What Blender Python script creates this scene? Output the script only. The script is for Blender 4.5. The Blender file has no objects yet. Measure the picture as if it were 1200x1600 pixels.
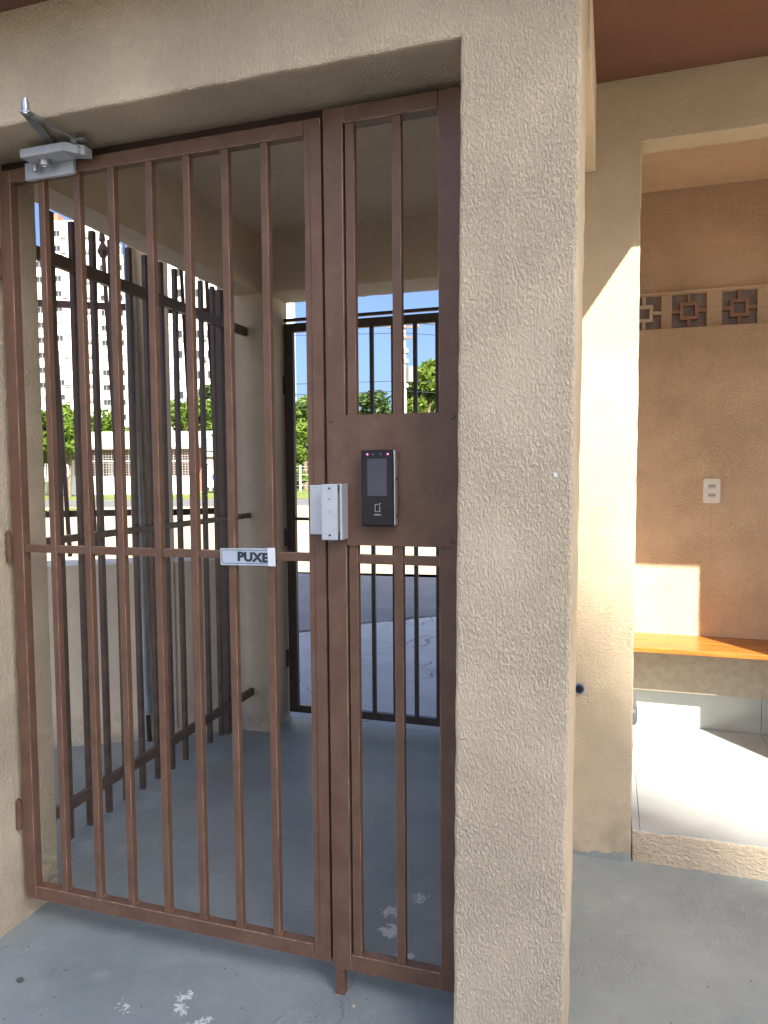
import bpy, bmesh, math, random
from mathutils import Vector, Matrix
S = bpy.context.scene
COL = S.collection
R = math.radians
rnd = random.Random(7)

# ------------------------------------------------------------------ camera, sky, sun, exposure
H = 1.42
yaw, pitch, roll = .30658, .05744, -.00773
cam = bpy.data.cameras.new('camera'); co = bpy.data.objects.new('camera', cam); COL.objects.link(co)
cy, sy = math.cos(yaw), math.sin(yaw)
fwd = Vector((-sy*math.cos(pitch), cy*math.cos(pitch), -math.sin(pitch)))
rt = Vector((cy, sy, 0)); up = rt.cross(fwd)
rt, up = (math.cos(roll)*rt + math.sin(roll)*up), (-math.sin(roll)*rt + math.cos(roll)*up)
m = Matrix.Identity(4)
for i in range(3):
    m[i][0], m[i][1], m[i][2] = rt[i], up[i], -fwd[i]
m.translation = (0, 0, H)
co.matrix_world = m
cam.sensor_fit = 'VERTICAL'; cam.sensor_height = 24; cam.lens = 24*1113.8/1600
cam.clip_start = .05; cam.clip_end = 3000
S.camera = co

LAT, VER = .80, 1.07            # sun: metres sideways and up per metre of depth
sun_el = math.atan(VER/math.hypot(1, LAT))
world = bpy.data.worlds.new('World'); S.world = world; world.use_nodes = True
wn = world.node_tree.nodes; wl = world.node_tree.links
bg = wn['Background']
sky = wn.new('ShaderNodeTexSky'); sky.sky_type = 'NISHITA'; sky.sun_disc = False
sky.sun_elevation = sun_el
sky.sun_rotation = math.atan2(LAT, -1.0)   # clockwise from +Y
sky.air_density = .55; sky.dust_density = 4.6; sky.ozone_density = 5.0
wl.new(sky.outputs[0], bg.inputs[0]); bg.inputs[1].default_value = .10
sl = bpy.data.lights.new('sun', 'SUN'); so = bpy.data.objects.new('sun', sl); COL.objects.link(so)
sl.energy = 4.6; sl.angle = R(.5); sl.color = (1, .93, .80)
so.rotation_euler = Vector((-LAT, 1, -VER)).to_track_quat('-Z', 'Y').to_euler()
S.view_settings.view_transform = 'Standard'; S.view_settings.look = 'None'
S.view_settings.exposure = 1.85; S.view_settings.gamma = 1
S.view_settings.use_curve_mapping = False
S.render.engine = 'CYCLES'
S.cycles.max_bounces = 10; S.cycles.diffuse_bounces = 7; S.cycles.glossy_bounces = 4
S.cycles.caustics_reflective = False; S.cycles.caustics_refractive = False

# ------------------------------------------------------------------ material helpers
class NT:
    def __init__(s, name):
        s.m = bpy.data.materials.new(name); s.m.use_nodes = True
        s.t = s.m.node_tree; s.b = s.t.nodes['Principled BSDF']
    def n(s, typ, **kw):
        x = s.t.nodes.new('ShaderNode'+typ)
        for k, v in kw.items(): setattr(x, k, v)
        return x
    def l(s, a, b): s.t.links.new(a, b)
    def setv(s, sock, v):
        if hasattr(v, 'node') and hasattr(v, 'is_output'): s.l(v, sock)
        else: sock.default_value = v
    def math(s, op, a, b=None, c=None, clamp=False):
        x = s.n('Math', operation=op, use_clamp=clamp)
        s.setv(x.inputs[0], a)
        if b is not None: s.setv(x.inputs[1], b)
        if c is not None: s.setv(x.inputs[2], c)
        return x.outputs[0]
    def pos(s): return s.n('NewGeometry').outputs['Position']
    def obj(s): return s.n('TexCoord').outputs['Object']
    def scale(s, v, sc):
        x = s.n('VectorMath', operation='MULTIPLY'); s.l(v, x.inputs[0]); x.inputs[1].default_value = sc
        return x.outputs[0]
    def noise(s, v, sc, detail=2, rough=.5, dist=0):
        x = s.n('TexNoise'); s.l(v, x.inputs['Vector']); x.inputs['Scale'].default_value = sc
        x.inputs['Detail'].default_value = detail; x.inputs['Roughness'].default_value = rough
        x.inputs['Distortion'].default_value = dist
        return x.outputs[0]
    def ramp(s, f, a, b, lo=0, hi=1):
        x = s.n('MapRange', interpolation_type='SMOOTHSTEP'); s.setv(x.inputs[0], f)
        for i, v in zip((1, 2, 3, 4), (a, b, lo, hi)): x.inputs[i].default_value = v
        return x.outputs[0]
    def mix(s, f, a, b):
        x = s.n('Mix', data_type='RGBA'); s.setv(x.inputs[0], f)
        for i, v in ((6, a), (7, b)):
            if isinstance(v, tuple): x.inputs[i].default_value = (*v, 1) if len(v) == 3 else v
            else: s.l(v, x.inputs[i])
        return x.outputs[2]
    def bump(s, h, dist, strength=1, prev=None):
        x = s.n('Bump'); s.l(h, x.inputs['Height']); x.inputs['Distance'].default_value = dist
        x.inputs['Strength'].default_value = strength
        if prev is not None: s.l(prev, x.inputs['Normal'])
        return x.outputs[0]
    def done(s, col=None, rough=None, normal=None, metal=None, spec=None):
        b = s.b
        if col is not None:
            if isinstance(col, tuple): b.inputs['Base Color'].default_value = (*col, 1)
            else: s.l(col, b.inputs['Base Color'])
        if rough is not None: s.setv(b.inputs['Roughness'], rough)
        if normal is not None: s.l(normal, b.inputs['Normal'])
        if metal is not None: b.inputs['Metallic'].default_value = metal
        if spec is not None: b.inputs['Specular IOR Level'].default_value = spec
        return s.m
def sc3(c, k): return tuple(min(1, x*k) for x in c)

def plain(name, col, rough=.5, metal=0, var=.12, sc=30, spec=.5, bumpd=0):
    t = NT(name); n = t.noise(t.obj(), sc, 4, .6)
    c = t.mix(t.ramp(n, .3, .7), sc3(col, 1-var), sc3(col, 1+var))
    r = t.math('MULTIPLY_ADD', n, .2, rough-.1)
    nm = t.bump(n, bumpd) if bumpd else None
    return t.done(c, r, nm, metal, spec)

def stucco(name, col, grain=215, depth=.0036, squash=(1, 1, .45), dist=.35, dirt=.0):
    t = NT(name); p = t.pos()
    v = t.scale(p, squash)
    n = t.noise(v, grain, 2.5, .55, dist)
    h = t.ramp(n, .36, .66)
    n2 = t.noise(t.scale(p, (1, 1, .7)), grain*.45, 2, .6, .3)      # slow swell under the grain
    n3 = t.noise(p, grain*2.4, 2, .6)
    fine = t.math('MULTIPLY_ADD', n3, .50, t.math('MULTIPLY_ADD', n2, .35, h))
    amp = t.ramp(t.noise(p, 3.1, 3, .6), .30, .62, .45, 1)          # trowelled flatter in places
    fine = t.math('MULTIPLY', fine, amp)
    big = t.noise(p, 2.1, 4, .6)
    mid = t.noise(p, 14, 3, .6)
    blend = t.math('MULTIPLY_ADD', mid, .35, big)
    c = t.mix(t.ramp(blend, .45, .95), sc3(col, .90), sc3(col, 1.06))
    spot = t.ramp(t.noise(p, 60, 2, .7), .72, .80)          # small chips of bare plaster
    c = t.mix(t.math('MULTIPLY', spot, .35), c, sc3(col, .6))
    if dirt:
        sep = t.n('SeparateXYZ'); t.l(p, sep.inputs[0])
        low = t.ramp(sep.outputs[2], 0, .25, 1, 0)
        d = t.math('MULTIPLY', low, t.ramp(t.noise(p, 9, 4, .7), .35, .7))
        c = t.mix(t.math('MULTIPLY', d, dirt), c, (.13, .12, .11))
    drip = t.ramp(t.noise(t.scale(p, (9, 9, .35)), 1.6, 5, .65), .57, .75)     # faint rain streaks
    c = t.mix(t.math('MULTIPLY', drip, .16), c, (.30, .26, .21))
    nm = t.bump(fine, depth, 1)
    nm = t.bump(t.noise(p, 5, 2, .5), .012, .6, nm)
    return t.done(c, .85, nm, 0, .25)

CREAM = (.66, .55, .388)
M = {}
M['stucco'] = stucco('stucco_paint', CREAM, dirt=.35)
M['stucco_fine'] = stucco('fine_stucco_paint', CREAM, grain=200, depth=.0024, squash=(.6, .6, 1.2), dist=.9, dirt=.35)
M['smooth'] = stucco('smooth_plaster_paint', (.70, .59, .44), grain=40, depth=.0012, squash=(1, 1, 1), dist=.3, dirt=.5)
M['patch'] = stucco('plaster_patch', (.54, .445, .325), dirt=.15, grain=60, depth=.003, squash=(.8, .8, 1.3), dist=.8)
M['alcove'] = stucco('alcove_bounce_paint', (.78, .60, .42), grain=200, depth=.0024, squash=(.5, .5, 1.3), dist=.9, dirt=.1)  # wall cream lightened and warmed: bounce light put into the colour
M['whitecap'] = plain('white_post_lit_cap', (.80, .79, .76), .7, var=.05, sc=12)  # white of the posts; on the low wall's top it also paints in light
M['soffit'] = plain('brown_soffit_paint', (.175, .078, .052), .55, var=.07, sc=6, bumpd=.002)
M['tilered'] = plain('roof_tile_clay', (.30, .12, .07), .8, var=.2, sc=8)

def gate_paint():
    t = NT('brown_gate_enamel'); p = t.pos()
    n = t.noise(p, 14, 5, .65); n2 = t.noise(p, 160, 2, .6)
    c = t.mix(t.ramp(n, .3, .7), (.132, .070, .044), (.172, .096, .061))
    sep = t.n('SeparateXYZ'); t.l(p, sep.inputs[0])
    rust = t.math('MULTIPLY', t.ramp(sep.outputs[2], .06, .30, 1, 0), t.ramp(t.noise(p, 38, 5, .75), .55, .68))
    c = t.mix(t.math('MULTIPLY', rust, .55), c, (.26, .12, .055))
    run = t.ramp(t.noise(t.scale(p, (1, 1, .05)), 55, 4, .7), .60, .72)      # paint runs down the bars
    c = t.mix(t.math('MULTIPLY', run, .35), c, (.085, .040, .026))
    dust = t.ramp(t.noise(t.scale(p, (1, 1, .3)), 40, 4, .7), .58, .78)
    c = t.mix(t.math('MULTIPLY', dust, .25), c, (.30, .22, .17))
    chip = t.ramp(t.noise(p, 95, 2, .75), .735, .76)
    c = t.mix(t.math('MULTIPLY', chip, .6), c, (.34, .27, .22))
    r = t.math('MULTIPLY_ADD', n, .22, .36)
    return t.done(c, r, t.bump(n2, .0006, .5), 0, .4)
M['gate'] = gate_paint()
def edge_paint():
    t = NT('worn_highlight_edge'); p = t.pos(); n = t.noise(t.scale(p, (1, 1, .25)), 30, 4, .7)  # worn edges, with the highlight along them put into the colour too
    return t.done(t.mix(t.ramp(n, .38, .66), (.165, .085, .052), (.36, .21, .13)), .42, None, 0, .5)
M['gate_edge'] = edge_paint()
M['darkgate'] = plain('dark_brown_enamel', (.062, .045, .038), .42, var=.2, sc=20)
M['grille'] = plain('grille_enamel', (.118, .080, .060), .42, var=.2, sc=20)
M['header'] = plain('dark_header_enamel', (.050, .032, .027), .35, var=.15, sc=12)
M['maroon'] = plain('maroon_enamel', (.075, .034, .030), .5, var=.2, sc=12)
M['galv'] = plain('galvanised_steel', (.50, .53, .57), .33, metal=.9, var=.10, sc=25)
M['alu'] = plain('satin_aluminium', (.56, .60, .64), .38, metal=.35, var=.05, sc=30)
M['alud'] = plain('cast_closer_paint', (.50, .54, .58), .42, metal=.25, var=.06, sc=30)
M['steelarm'] = plain('closer_arm_steel', (.27, .28, .28), .35, metal=.6, var=.1, sc=40)
M['screw'] = plain('zinc_screw', (.55, .55, .55), .35, metal=.8, sc=80)
M['black'] = plain('black_rubber', (.02, .02, .023), .5, var=.1)
M['gap'] = plain('lock_pcb_green', (.16, .21, .10), .5, var=.25, sc=90)
M['glassblk'] = plain('black_glass', (.012, .013, .020), .22, var=.05, spec=.3)
M['screen'] = plain('dark_screen', (.06, .068, .09), .18, var=.05, spec=.35)
M['silver'] = plain('silver_trim', (.66, .67, .69), .3, metal=.8, var=.03)
M['icon'] = plain('printed_white_icon', (.55, .57, .60), .5, var=.02)
M['signface'] = plain('sign_face_film', (.50, .58, .66), .25, var=.05, sc=9, metal=.1)
M['signwhite'] = plain('white_tape', (.80, .82, .86), .45, var=.03)
M['ink'] = plain('sign_ink', (.020, .028, .045), .45, var=.05)
M['plastic'] = plain('ivory_plastic', (.84, .83, .79), .35, var=.03)
M['greyplastic'] = plain('grey_plastic', (.10, .105, .12), .45, var=.08)
M['bluepipe'] = plain('blue_pipe', (.05, .13, .26), .4, var=.1)
M['hole'] = plain('pipe_hollow', (.008, .009, .012), .8)
M['blockback'] = plain('block_backing', (.40, .35, .31), .9, var=.12, sc=20)
M['clay'] = plain('clay_block', (.36, .215, .155), .85, var=.12, sc=40)
M['conc'] = plain('concrete_slab', (.40, .35, .28), .85, var=.1, sc=25, bumpd=.003)
M['rubber'] = plain('tyre_rubber', (.02, .02, .02), .7)
M['carwhite'] = plain('white_car_paint', (.75, .75, .76), .25, var=.02)
M['carglass'] = plain('car_glass', (.02, .025, .03), .08)
M['rim'] = plain('wheel_rim', (.5, .5, .52), .35, metal=.6)
M['bluedecal'] = plain('blue_panel', (.05, .12, .45), .4)
M['redlamp'] = plain('red_lamp', (.4, .02, .02), .3)
M['towerwall'] = plain('pale_tower_paint', (.74, .72, .66), .85, var=.04, sc=.3)
M['towerwhite'] = plain('white_tower_paint', (.78, .77, .74), .85, var=.03, sc=.3)
M['winframe'] = plain('window_frame', (.30, .30, .30), .5, var=.05)
M['winpane'] = plain('window_pane', (.035, .04, .045), .45, var=.3, sc=.4, spec=.15)
M['acunit'] = plain('ac_casing', (.20, .20, .20), .6)
M['lowwall_w'] = plain('white_wall_paint', (.72, .70, .66), .85, var=.07, sc=.8)
M['brick'] = plain('red_brick', (.27, .11, .075), .9, var=.2, sc=4)
M['wire'] = plain('galvanised_wire', (.42, .42, .42), .5, metal=.4)
M['roofsheet'] = plain('cement_roof_sheet', (.60, .57, .52), .8, var=.1, sc=.7)
M['blueroof'] = plain('blue_grey_roof', (.18, .23, .32), .6, var=.1, sc=1)
M['bark'] = plain('bark', (.16, .12, .09), .9, var=.3, sc=6, bumpd=.03)
M['polecon'] = plain('pole_concrete', (.50, .48, .45), .85, var=.1, sc=3)
M['cable'] = plain('cable', (.03, .03, .035), .6)
M['ins'] = plain('insulator', (.30, .22, .20), .3)

def emis(name, col, st):
    t = NT(name); t.b.inputs['Base Color'].default_value = (*col, 1)
    t.b.inputs['Emission Color'].default_value = (*col, 1); t.b.inputs['Emission Strength'].default_value = st
    return t.m
M['led'] = emis('pink_led', (1, .22, .62), .42)

def leafmat(name, a, b):
    t = NT(name)
    p = t.pos(); n = t.noise(p, .9, 3, .6)
    n2 = t.noise(p, 9, 2, .6)
    c = t.mix(t.ramp(t.math('MULTIPLY_ADD', n2, .5, t.math('MULTIPLY', n, .6)), .35, .75), a, b)
    out = t.t.nodes['Material Output']
    tr = t.n('BsdfTranslucent'); t.l(c, tr.inputs[0])
    mx = t.n('MixShader'); mx.inputs[0].default_value = .35
    t.l(t.b.outputs[0], mx.inputs[1]); t.l(tr.outputs[0], mx.inputs[2]); t.l(mx.outputs[0], out.inputs[0])
    return t.done(c, .5, None, 0, .3)
M['leaf1'] = leafmat('bright_leaf', (.075, .135, .018), (.16, .24, .035))
M['leaf2'] = leafmat('dark_leaf', (.045, .085, .022), (.09, .145, .035))
M['leaf3'] = leafmat('yellow_green_leaf', (.09, .15, .02), (.17, .24, .04))

def floor_paint():
    t = NT('grey_floor_paint'); p = t.pos()
    big = t.noise(p, 1.3, 5, .62); mid = t.noise(p, 9, 5, .65, .3)
    c = t.mix(t.ramp(big, .30, .70), (.222, .256, .252), (.315, .345, .332))
    c = t.mix(t.math('MULTIPLY', t.ramp(mid, .5, .75), .35), c, (.41, .435, .42))
    # rough unpainted smears and dusty brown patches
    dust = t.ramp(t.noise(p, 2.6, 4, .6), .58, .78)
    c = t.mix(t.math('MULTIPLY', dust, .35), c, (.34, .315, .265))
    # peeled paint: bare whitish plaster in a few places
    chips = [(-1.07, 1.56, .04), (-1.09, 1.60, .03), (-.99, 1.52, .05), (-.96, 1.49, .06), (-1.22, 1.53, .02),
             (-.63, 2.03, .06), (-.66, 2.12, .05), (-.56, 1.93, .055), (-.59, 2.22, .04), (-.78, 2.05, .03), (-.52, 1.86, .03), (-.70, 1.52, .035)]
    jag = t.noise(p, 60, 5, .8)
    jag2 = t.noise(p, 17, 3, .6)
    acc = None
    for x, y, r in chips:
        d = t.n('VectorMath', operation='DISTANCE'); t.l(p, d.inputs[0]); d.inputs[1].default_value = (x, y, 0)
        k = t.math('SUBTRACT', r/2.1, d.outputs['Value'])
        k = t.math('MULTIPLY_ADD', t.math('SUBTRACT', jag, .5), .17, k)
        k = t.math('MULTIPLY_ADD', t.math('SUBTRACT', jag2, .5), .09, k)
        acc = k if acc is None else t.math('MAXIMUM', acc, k)
    chip = t.ramp(acc, 0, .004)
    speck = t.ramp(t.noise(p, 55, 2, .6), .765, .785)
    mask = t.math('MAXIMUM', chip, t.math('MULTIPLY', speck, .7))
    c = t.mix(t.math('MULTIPLY', mask, .85), c, (.84, .83, .78))
    dk = t.ramp(t.noise(p, 38, 2, .6), .76, .78)
    c = t.mix(t.math('MULTIPLY', dk, .55), c, (.07, .07, .07))
    scuff = t.ramp(t.noise(t.scale(p, (1, .12, 1)), 26, 4, .7, .6), .66, .76)
    scuff2 = t.ramp(t.noise(t.scale(p, (.15, 1, 1)), 22, 4, .7, .9), .68, .78)
    c = t.mix(t.math('MULTIPLY', t.math('MAXIMUM', scuff, scuff2), .30), c, (.42, .43, .41))
    stain = t.ramp(t.noise(p, 4.3, 5, .7, .5), .60, .80)
    c = t.mix(t.math('MULTIPLY', stain, .4), c, (.15, .15, .135))
    vv = t.n('TexVoronoi', feature='DISTANCE_TO_EDGE'); wv = t.n('VectorMath', operation='MULTIPLY_ADD')
    nv = t.n('TexNoise'); t.l(p, nv.inputs['Vector']); nv.inputs['Scale'].default_value = 5; nv.inputs['Detail'].default_value = 5
    t.l(nv.outputs[1], wv.inputs[0]); wv.inputs[1].default_value = (.22, .22, 0); t.l(p, wv.inputs[2]); t.l(wv.outputs[0], vv.inputs['Vector']); vv.inputs['Scale'].default_value = 1.0
    ck = t.math('MULTIPLY', t.ramp(vv.outputs['Distance'], .0012, .0035, 1, 0), t.ramp(t.noise(p, 1.4, 2), .50, .56))
    c = t.mix(t.math('MULTIPLY', ck, .3), c, (.08, .08, .08))
    trow = t.noise(t.scale(p, (1, .45, 1)), 45, 4, .7, 1.5)
    rgh = t.ramp(t.noise(p, 2.3, 3, .5), .44, .60)
    h = t.math('MULTIPLY', trow, rgh)
    nm = t.bump(h, .006, .9)
    nm = t.bump(t.noise(p, 120, 3, .6), .0018, .7, nm)
    nm = t.bump(t.math('MULTIPLY', mask, -1), .0025, .8, nm)
    nm = t.bump(big, .02, .5, nm)
    r = t.math('MULTIPLY_ADD', mid, .3, .38)
    return t.done(c, r, nm, 0, .45)
M['floor'] = floor_paint()

def ground_mat(name, a, b, sc, fine, bd, rough=.9, cracks=False, c3=None):
    t = NT(name); p = t.pos()
    n = t.noise(p, sc, 6, .65); f = t.noise(p, fine, 3, .7)
    c = t.mix(t.ramp(t.math('MULTIPLY_ADD', f, .5, t.math('MULTIPLY', n, .7)), .38, .85), a, b)
    if c3: c = t.mix(t.ramp(t.noise(p, sc*.3, 4, .6), .52, .66), c, c3)
    h = f
    nm = t.bump(f, bd)
    if cracks:
        v = t.n('TexVoronoi', feature='DISTANCE_TO_EDGE'); 
        wob = t.n('VectorMath', operation='ADD'); t.l(p, wob.inputs[0])
        nz = t.n('TexNoise'); t.l(p, nz.inputs['Vector']); nz.inputs['Scale'].default_value = 3
        t.l(t.scale(nz.outputs[1], (.5, .5, 0)), wob.inputs[1])
        t.l(wob.outputs[0], v.inputs['Vector']); v.inputs['Scale'].default_value = 1.1
        cr = t.ramp(v.outputs['Distance'], .003, .010, 1, 0)
        cr = t.math('MULTIPLY', cr, t.ramp(t.noise(p, 2, 3), .42, .55))
        c = t.mix(t.math('MULTIPLY', cr, .45), c, (.12, .12, .12))
        nm = t.bump(t.math('MULTIPLY', cr, -1), .01, 1, nm)
    return t.done(c, rough, nm, 0, .2)
M['sand'] = ground_mat('dry_sandy_ground', (.42, .345, .22), (.54, .45, .315), .35, 12, .03, c3=(.36, .33, .18))
M['grass_ground'] = ground_mat('mown_grass', (.10, .16, .03), (.22, .24, .07), .5, 14, .06)
M['asphalt'] = ground_mat('worn_asphalt', (.20, .205, .215), (.30, .30, .30), 1.2, 90, .010)
M['roadgrey'] = ground_mat('far_road_asphalt', (.12, .12, .125), (.17, .168, .165), .5, 30, .01)
M['pave'] = ground_mat('cracked_concrete', (.44, .455, .455), (.60, .61, .60), 1.7, 60, .006, cracks=True)
M['bounce_pave'] = ground_mat('pale_bounce_paving', (.56, .50, .40), (.64, .58, .47), 1.7, 60, .004)  # pale colour for the unseen sheets added to bounce sunlight
M['gravel'] = ground_mat('loose_gravel', (.05, .05, .05), (.28, .27, .25), 6, 70, .02)

def tile_mat():
    t = NT('porcelain_tile'); p = t.pos()
    n = t.noise(p, 3, 4, .6, .6); f = t.noise(p, 40, 2)
    c = t.mix(t.ramp(n, .35, .7), (.40, .425, .41), (.47, .49, .475))
    return t.done(c, t.math('MULTIPLY_ADD', f, .1, .18), None, 0, .5)
M['tile'] = tile_mat()
M['grout'] = plain('grey_grout', (.35, .36, .35), .9)
def wood_mat():
    t = NT('varnished_wood'); p = t.pos()
    v = t.scale(p, (1.2, 14, 14)); n = t.noise(v, 2.6, 5, .6, 1.2)
    n2 = t.noise(t.scale(p, (3, 60, 60)), 3, 3, .6)
    k = t.math('MULTIPLY_ADD', n2, .3, n)
    c = t.mix(t.ramp(k, .45, .85), (.46, .185, .034), (.28, .095, .016))
    return t.done(c, .28, t.bump(n2, .0006), 0, .5)
M['wood'] = wood_mat()

# ------------------------------------------------------------------ mesh helpers
class MB:
    def __init__(s): s.v = []; s.f = []
    def add(s, vs, fs):
        o = len(s.v); s.v += [Vector(v) for v in vs]; s.f += [tuple(i+o for i in f) for f in fs]
    def box(s, x0, x1, y0, y1, z0, z1, ch=0):
        if x1 < x0: x0, x1 = x1, x0
        if y1 < y0: y0, y1 = y1, y0
        if z1 < z0: z0, z1 = z1, z0
        if not ch:
            s.add([(x, y, z) for z in (z0, z1) for y in (y0, y1) for x in (x0, x1)],
                  [(0, 2, 3, 1), (4, 5, 7, 6), (0, 1, 5, 4), (2, 6, 7, 3), (0, 4, 6, 2), (1, 3, 7, 5)])
        else:
            bm = bmesh.new(); bmesh.ops.create_cube(bm, size=1)
            for v in bm.verts:
                v.co = Vector(((x0+x1)/2+v.co.x*(x1-x0), (y0+y1)/2+v.co.y*(y1-y0), (z0+z1)/2+v.co.z*(z1-z0)))
            bmesh.ops.bevel(bm, geom=bm.edges[:], offset=ch, segments=2, profile=.5, affect='EDGES')
            s.frombm(bm)
        return s
    def frombm(s, bm):
        bm.verts.index_update()
        s.add([v.co.copy() for v in bm.verts], [tuple(v.index for v in f.verts) for f in bm.faces]); bm.free()
    def cyl(s, a, b, r, n=12, r2=None, cap=True):
        a, b = Vector(a), Vector(b); d = (b-a).normalized()
        q = d.to_track_quat('Z', 'Y'); r2 = r if r2 is None else r2
        vs = [a+q@Vector((r*math.cos(i*2*math.pi/n), r*math.sin(i*2*math.pi/n), 0)) for i in range(n)]
        vs += [b+q@Vector((r2*math.cos(i*2*math.pi/n), r2*math.sin(i*2*math.pi/n), 0)) for i in range(n)]
        fs = [(i, (i+1) % n, n+(i+1) % n, n+i) for i in range(n)]
        if cap: fs += [tuple(range(n-1, -1, -1)), tuple(range(n, 2*n))]
        s.add(vs, fs); return s
    def bar(s, a, b, w, d, side=(1, 0, 0), ch=0):
        """square section bar from a to b, w along side, d across"""
        a, b = Vector(a), Vector(b); ax = (b-a).normalized()
        u = Vector(side); u = (u-ax*u.dot(ax)).normalized(); v = ax.cross(u)
        if not ch: ring = [(-w/2, -d/2), (w/2, -d/2), (w/2, d/2), (-w/2, d/2)]
        else:
            c = ch; ring = [(-w/2+c, -d/2), (w/2-c, -d/2), (w/2, -d/2+c), (w/2, d/2-c), (w/2-c, d/2), (-w/2+c, d/2), (-w/2, d/2-c), (-w/2, -d/2+c)]
        n = len(ring)
        vs = [a+u*x+v*y for x, y in ring]+[b+u*x+v*y for x, y in ring]
        s.add(vs, [(i, (i+1) % n, n+(i+1) % n, n+i) for i in range(n)]+[tuple(range(n-1, -1, -1)), tuple(range(n, 2*n))])
        return s
    def prism(s, pts, y0, y1):
        """pts in XZ counter-clockwise seen from -Y, extruded along Y"""
        n = len(pts)
        s.add([(x, y0, z) for x, z in pts]+[(x, y1, z) for x, z in pts],
              [tuple(range(n)), tuple(range(2*n-1, n-1, -1))]+[(i, n+i, n+(i+1) % n, (i+1) % n) for i in range(n)])
        return s
    def build(s, name, mat, parent=None, smooth=False, kind=None):
        base = parent_world(parent)
        me = bpy.data.meshes.new(name)
        me.from_pydata([v-base for v in s.v], [], s.f); me.update()
        bm = bmesh.new(); bm.from_mesh(me); bmesh.ops.recalc_face_normals(bm, faces=bm.faces[:]); bm.to_mesh(me); bm.free()
        if smooth:
            for p in me.polygons: p.use_smooth = True
            me.set_sharp_from_angle(angle=R(40))
        me.materials.append(mat)
        if mat.name == 'brown_gate_enamel':
            me.materials.append(M['gate_edge'])
            for p in me.polygons:
                if max(abs(c) for c in p.normal) < .95 and min(abs(c) for c in p.normal) < .05 and name in ('bar', 'stile', 'top_rail', 'bottom_rail', 'mid_rail'): p.material_index = 1
        o = bpy.data.objects.new(name, me); COL.objects.link(o)
        if parent is not None: o.parent = parent
        if kind: o['kind'] = kind
        return o
def parent_world(p):
    v = Vector((0, 0, 0))
    while p is not None: v += p.location; p = p.parent
    return v
def thing(name, label, cat, loc=(0, 0, 0), group=None):
    o = bpy.data.objects.new(name, None); COL.objects.link(o); o.location = loc; o.empty_display_size = .1
    o['label'] = label; o['category'] = cat
    if group: o['group'] = group
    return o
def tag(o, label, cat, group=None):
    o['label'] = label; o['category'] = cat
    if group: o['group'] = group
    return o
def copy_child(o, parent, loc):
    c = o.copy(); COL.objects.link(c); c.parent = parent; c.location = loc
    return c
def structure(o): o['kind'] = 'structure'; return o

def wall_xz(outline, y0, y1, ch=.006, jit=.0012, step=.05, seed=1, chip=.004):
    """wall from an XZ outline (counter-clockwise seen from -Y) between y0 (front) and y1, with slightly worn, rounded front arrises"""
    r = random.Random(seed); pts = []
    n = len(outline)
    for i in range(n):
        a, b = Vector(outline[i]), Vector(outline[(i+1) % n]); L = (b-a).length; k = max(1, int(L/step))
        nx = Vector(((b-a).y, -(b-a).x)).normalized()     # outward
        for j in range(k):
            p = a+(b-a)*(j/k); off = 0
            if 0 < j: off = r.uniform(-jit, jit) - (r.random() < .06)*r.uniform(0, chip)
            pts.append((p+nx*off, nx if j else None))
    N = len(pts); nrm = []
    for i in range(N):
        a = pts[i-1][0]; b = pts[(i+1) % N][0]; d0 = (pts[i][0]-a).normalized(); d1 = (b-pts[i][0]).normalized()
        n0 = Vector((d0.y, -d0.x)); n1 = Vector((d1.y, -d1.x)); q = (n0+n1)
        q = q.normalized()/max(.5, q.normalized().dot(n0)) if q.length > .1 else n0
        nrm.append(q)
    mb = MB(); rings = []
    for off, yy in ((-ch, y0), (-ch*.3, y0+ch*.3), (0, y0+ch), (0, y1)):
        rings.append([(p[0].x+q.x*off, yy, p[0].y+q.y*off) for p, q in zip(pts, nrm)])
    vs = [v for ring in rings for v in ring]
    fs = [tuple(range(N)), tuple(range(4*N-1, 3*N-1, -1))]
    for k in range(3):
        fs += [(k*N+i, (k+1)*N+i, (k+1)*N+(i+1) % N, k*N+(i+1) % N) for i in range(N)]
    mb.add(vs, fs); return mb

def sheet(name, pts, z, mat, kind='structure'):
    mb = MB(); mb.add([(x, y, z) for x, y in pts], [tuple(range(len(pts)))])
    o = mb.build(name, mat); o['kind'] = kind
    if o.data.polygons[0].normal.z < 0: o.data.flip_normals()
    return o

# ------------------------------------------------------------------ ground sheets
sheet('ground', [(-1500, -900), (1500, -900), (1500, 1800), (-1500, 1800)], -.03, M['sand'])
def rough_line(a, b, n, amp, seed):
    r = random.Random(seed); out = []
    for i in range(n+1):
        t = i/n; out.append((a[0]+(b[0]-a[0])*t+r.uniform(-amp, amp), a[1]+(b[1]-a[1])*t+r.uniform(-amp, amp)))
    return out
sheet('courtyard_floor', [(-7, -12), (9, -12), (9, 3.72), (-1.95, 3.72), (-1.95, 3.50), (-6.75, .469), (-7, .31)], 0, M['floor'])
edge = rough_line((-4.2, 4.15), (3.5, 11.9), 60, .035, 3)   # ragged end of the concrete apron
sheet('pavement', [(3.5, 3.724), (-4.2, 3.724)][::-1]+edge[::-1], -.006, M['pave'])
e2 = rough_line((-4.45, 4.05), (3.5, 12.10), 60, .05, 9)
sheet('gravel_edge', [(-4.0, 4.0), (3.6, 11.4)]+e2[::-1], -.014, M['gravel'])
sheet('driveway', [(-6.6, 3.4), (3.0, 5.0), (9.5, 11.0), (9.5, 9.9), (-1, 9.7), (-6.2, 9.1)], -.019, M['asphalt'])
sheet('bounce_paving', [(1.9, -12), (9, -12), (9, 2.4), (1.9, 2.4)], .004, M['bounce_pave'])  # unseen sheet added on the right to bounce sun into the shade
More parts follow.
